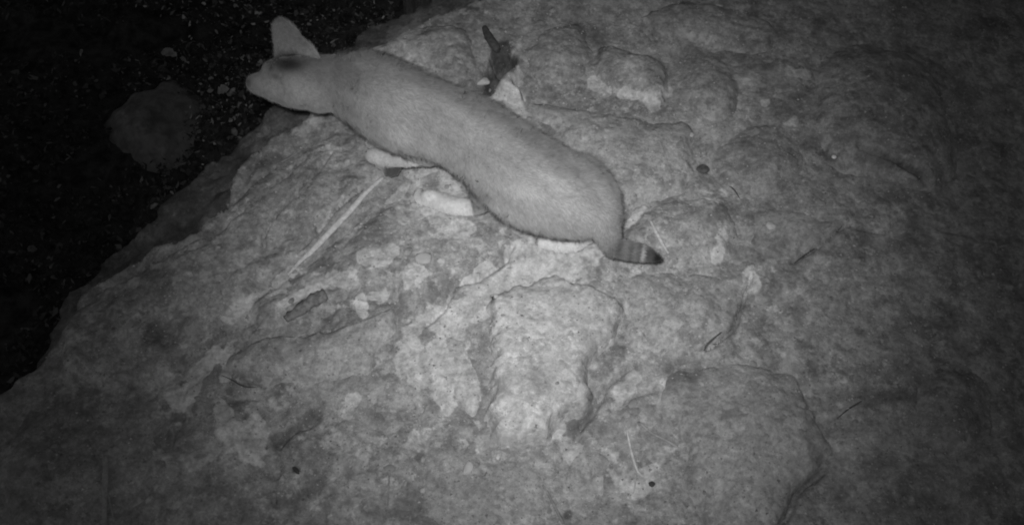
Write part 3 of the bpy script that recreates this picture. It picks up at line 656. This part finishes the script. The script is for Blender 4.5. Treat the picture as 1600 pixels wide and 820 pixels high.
def hair_mesh(name, V, Nn, tone, dirs, length, width, mat):
    n = len(V)
    t = dirs-np.sum(dirs*Nn, 1)[:, None]*Nn; t /= np.maximum(np.linalg.norm(t, axis=1), 1e-6)[:, None]
    t = t+.25*RNG.normal(size=(n, 3)); cl = np.stack([fbm(V[:, 0]*55+k*9, V[:, 1]*55, V[:, 2]*55-k*5, 2) for k in range(3)], 1); t = t+.55*cl; d = t+Nn*(.34+.35*RNG.random(n))[:, None]; d /= np.linalg.norm(d, axis=1)[:, None]
    side = np.cross(d, Nn); side /= np.maximum(np.linalg.norm(side, axis=1), 1e-6)[:, None]
    L = (length*(.6+.7*RNG.random(n)))[:, None]; mid = V+d*L*.5+Nn*L*.04
    P = np.stack([V-side*width-Nn*.0006, V+side*width-Nn*.0006, mid+side*width*.7, V+d*L*1.0+t*L*.12, mid-side*width*.7], 1)
    F = np.array([[0, 1, 2], [0, 2, 4], [4, 2, 3]]); F = (F[None]+5*np.arange(n)[:, None, None]).reshape(-1, 3)
    me = mesh_np(name, P.reshape(-1, 3), F, mat)
    attr(me, 'tone', np.repeat(tone*(.72+.56*RNG.random(n)), 5))
    Nc = Nn*.62+np.array([0, 0, .38])+.12*RNG.normal(size=(n, 3)); Nc /= np.linalg.norm(Nc, axis=1)[:, None]
    me.normals_split_custom_set_from_vertices(np.repeat(Nc, 5, 0).astype(np.float32).tolist())
    return me
def sample(me, n):
    V = world_verts(me); me.calc_loop_triangles(); T = np.empty(len(me.loop_triangles)*3, np.int32); me.loop_triangles.foreach_get('vertices', T); T = T.reshape(-1, 3)
    a, b, c = V[T[:, 0]], V[T[:, 1]], V[T[:, 2]]; ar = np.linalg.norm(np.cross(b-a, c-a), axis=1); i = RNG.choice(len(T), n, p=ar/ar.sum())
    r1 = np.sqrt(RNG.random(n))[:, None]; r2 = RNG.random(n)[:, None]; P = a[i]*(1-r1)+b[i]*r1*(1-r2)+c[i]*r1*r2
    vn = np.empty(len(me.vertices)*3, np.float32); me.vertices.foreach_get('normal', vn); vn = vn.reshape(-1, 3).astype(float)
    Nn = vn[T[i, 0]]*(1-r1)+vn[T[i, 1]]*r1*(1-r2)+vn[T[i, 2]]*r1*r2; Nn /= np.linalg.norm(Nn, axis=1)[:, None]
    return P, Nn
NH = 150000
P, Nn = sample(body, NH)
# hair lies toward the tail: direction along the body axis, downwards on the sides
axis = TRUNK[-1][0]-TRUNK[0][0]; axis = axis/np.linalg.norm(axis)
dirs = np.repeat(axis[None], NH, 0)+np.array([0, 0, -.35])
ppx, ppy = pxa(P[:, 0], P[:, 1], P[:, 2])
lf = np.where(ppx < 520, .005, .011); lf = np.where(P[:, 2] < .12, .005, lf)
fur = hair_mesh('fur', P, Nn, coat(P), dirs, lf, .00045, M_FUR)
part('body', body); part('fur', fur, kind='stuff')
# ---- ears
VD = (CAM-at(465, 80, .25))/np.linalg.norm(CAM-at(465, 80, .25))
def build_ear(back_off, scale=1.0, cup=.012):
    FE = [(430,104),(427,86),(426,70),(424,54),(424,40),(428,31),(436,26)]
    BE = [(500,106),(503,95),(499,82),(488,69),(475,58),(463,41),(444,27)]
    f = catmull(np.array(FE, float), 4, False); b = catmull(np.array(BE, float), 4, False); n = len(f); m_ = 14; V = []
    for i in range(n):
        t = i/(n-1); z = .228+.062*t
        p, q = at(*f[i], z), at(*b[i], z+.006*(1-t))
        for j in range(m_+1):
            u = j/m_; V.append(p*(1-u)+q*u-VD*cup*math.sin(math.pi*u)*(1-t)**.5*(1-.3*t)+VD*.015)
    V = np.array(V); c = V[:m_+1].mean(0); V = c+(V-c)*scale-VD*back_off
    F = [(i*(m_+1)+j, i*(m_+1)+j+1, (i+1)*(m_+1)+j+1, (i+1)*(m_+1)+j) for i in range(n-1) for j in range(m_)]
    me = mesh_np('ear', V, F, M_FUR)
    o0 = bpy.data.objects.new('tmp', me); COL.objects.link(o0)
    sm = o0.modifiers.new('s', 'SOLIDIFY'); sm.thickness = .004; sm.offset = 0; sb = o0.modifiers.new('b', 'SUBSURF'); sb.levels = 1
    dg = bpy.context.evaluated_depsgraph_get(); m2 = bpy.data.meshes.new_from_object(o0.evaluated_get(dg)); bpy.data.objects.remove(o0); bpy.data.meshes.remove(me); m2.name = 'ear'
    m2.polygons.foreach_set('use_smooth', [True]*len(m2.polygons)); return m2
MV = __import__('mathutils').Matrix.Translation(-Vector(cbase))
def finish_ear(me, tone, hairs=9000):
    Ve = world_verts(me); attr(me, 'tone', tone(Ve))
    P, Nn = sample(me, hairs); d = np.repeat((at(434, 30, .285)-at(462, 92, .235))[None], hairs, 0)
    f = hair_mesh('fur', P, Nn, tone(P), d, np.full(hairs, .0055), .0004, M_FUR)
    e = part('ear', me); f.transform(MV); link('fur', f, e, kind='stuff')
def tone_near(V):
    px, py = pxa(V[:, 0], V[:, 1], V[:, 2]); c = np.full(len(V), .26)*(1+.12*fbm(V[:, 0]*70, V[:, 1]*70, V[:, 2]*70, 3))
    c *= 1-.75*np.exp(-(((px-451)/24)**2+((py-95)/13)**2)**2)  # conch shade painted around the base of the ear
    c *= 1+.25*np.exp(-((px-486)/14)**2-((py-83)/8)**2)
    c *= 1-.25*sst(36, 24, py)
    return c
finish_ear(build_ear(0, .95), tone_near)
finish_ear(build_ear(.050, .88, .010), lambda V: np.full(len(V), .27), 4000)
# ---- nose and eye
def small_sph(px, py, z, r, sc, mat, name):
    bm = bmesh.new(); p, rr = cp(px, py, z, r); add_sph(bm, p, rr, sc); me = bpy.data.meshes.new(name); bm.to_mesh(me); bm.free(); me.materials.append(mat)
    me.polygons.foreach_set('use_smooth', [True]*len(me.polygons)); return part(name, me)
small_sph(387,128,.212,5.0,(1,1,.8), plain_mat('nose_leather', .07, .2, 200), 'nose')
# ---- forepaw: dark pads turned back under the wrist, toes
bm = bmesh.new()
for a in [(596,254,.080,11),(604,259,.074,11),(612,263,.070,9.5)]: p, r = cp(*a); add_sph(bm, p, r)
for a in [(604,270,.066,5.2),(611,272,.064,5.2),(618,270,.064,5.2),(622,264,.066,5)]: p, r = cp(*a); add_sph(bm, p, r)
pm = remesh(bm, .0016, 3, 'paw'); Vp = world_verts(pm); px, py = pxa(Vp[:, 0], Vp[:, 1], Vp[:, 2])
attr(pm, 'tone', .30-.24*sst(592, 606, px)); pm.materials.clear(); pm.materials.append(M_FUR); part('paw', pm, label='dark-soled raised forepaw')
# ---- tail: hangs from the rump, tip swung out to the right
bm = bmesh.new()
TL = [cp(925,330,.20,30), cp(944,352,.195,23), cp(950,370,.165,18), cp(957,384,.13,15.5), cp(975,390,.115,16), cp(995,394,.108,14.5), cp(1010,398,.102,12), cp(1020,401,.098,9), cp(1028,404,.097,5.5)]
add_chain(bm, TL, 1.0, .15)
tm = remesh(bm, .003, 4, 'tail')
def tail_tone(V):
    px, py = pxa(V[:, 0], V[:, 1], V[:, 2]); x = px+.15*(py-395)
    t = np.interp(x, [915, 938, 952, 965, 976, 984, 990, 998, 1004, 1009, 1016, 1024], [.27, .22, .13, .08, .15, .075, .15, .07, .34, .06, .06, .01])
    return t+(np.maximum(t, .20)-t)*sst(392, 368, py)
attr(tm, 'tone', tail_tone(world_verts(tm))); tm.materials.clear(); tm.materials.append(M_FUR)
P, Nn = sample(tm, 12000); px, py = pxa(P[:, 0], P[:, 1], P[:, 2])
dd = np.where((px < 958)[:, None], np.array([[.2, -.1, -1.]]), np.array([[1., -.1, -.1]]))
tf = hair_mesh('fur', P, Nn, tail_tone(P), dd, np.full(12000, .0065), .00045, M_FUR)
t_o = part('tail', tm, label='ringed tail with black tip'); tf.transform(__import__('mathutils').Matrix.Translation(-Vector(cbase))); link('fur', tf, t_o, kind='stuff')
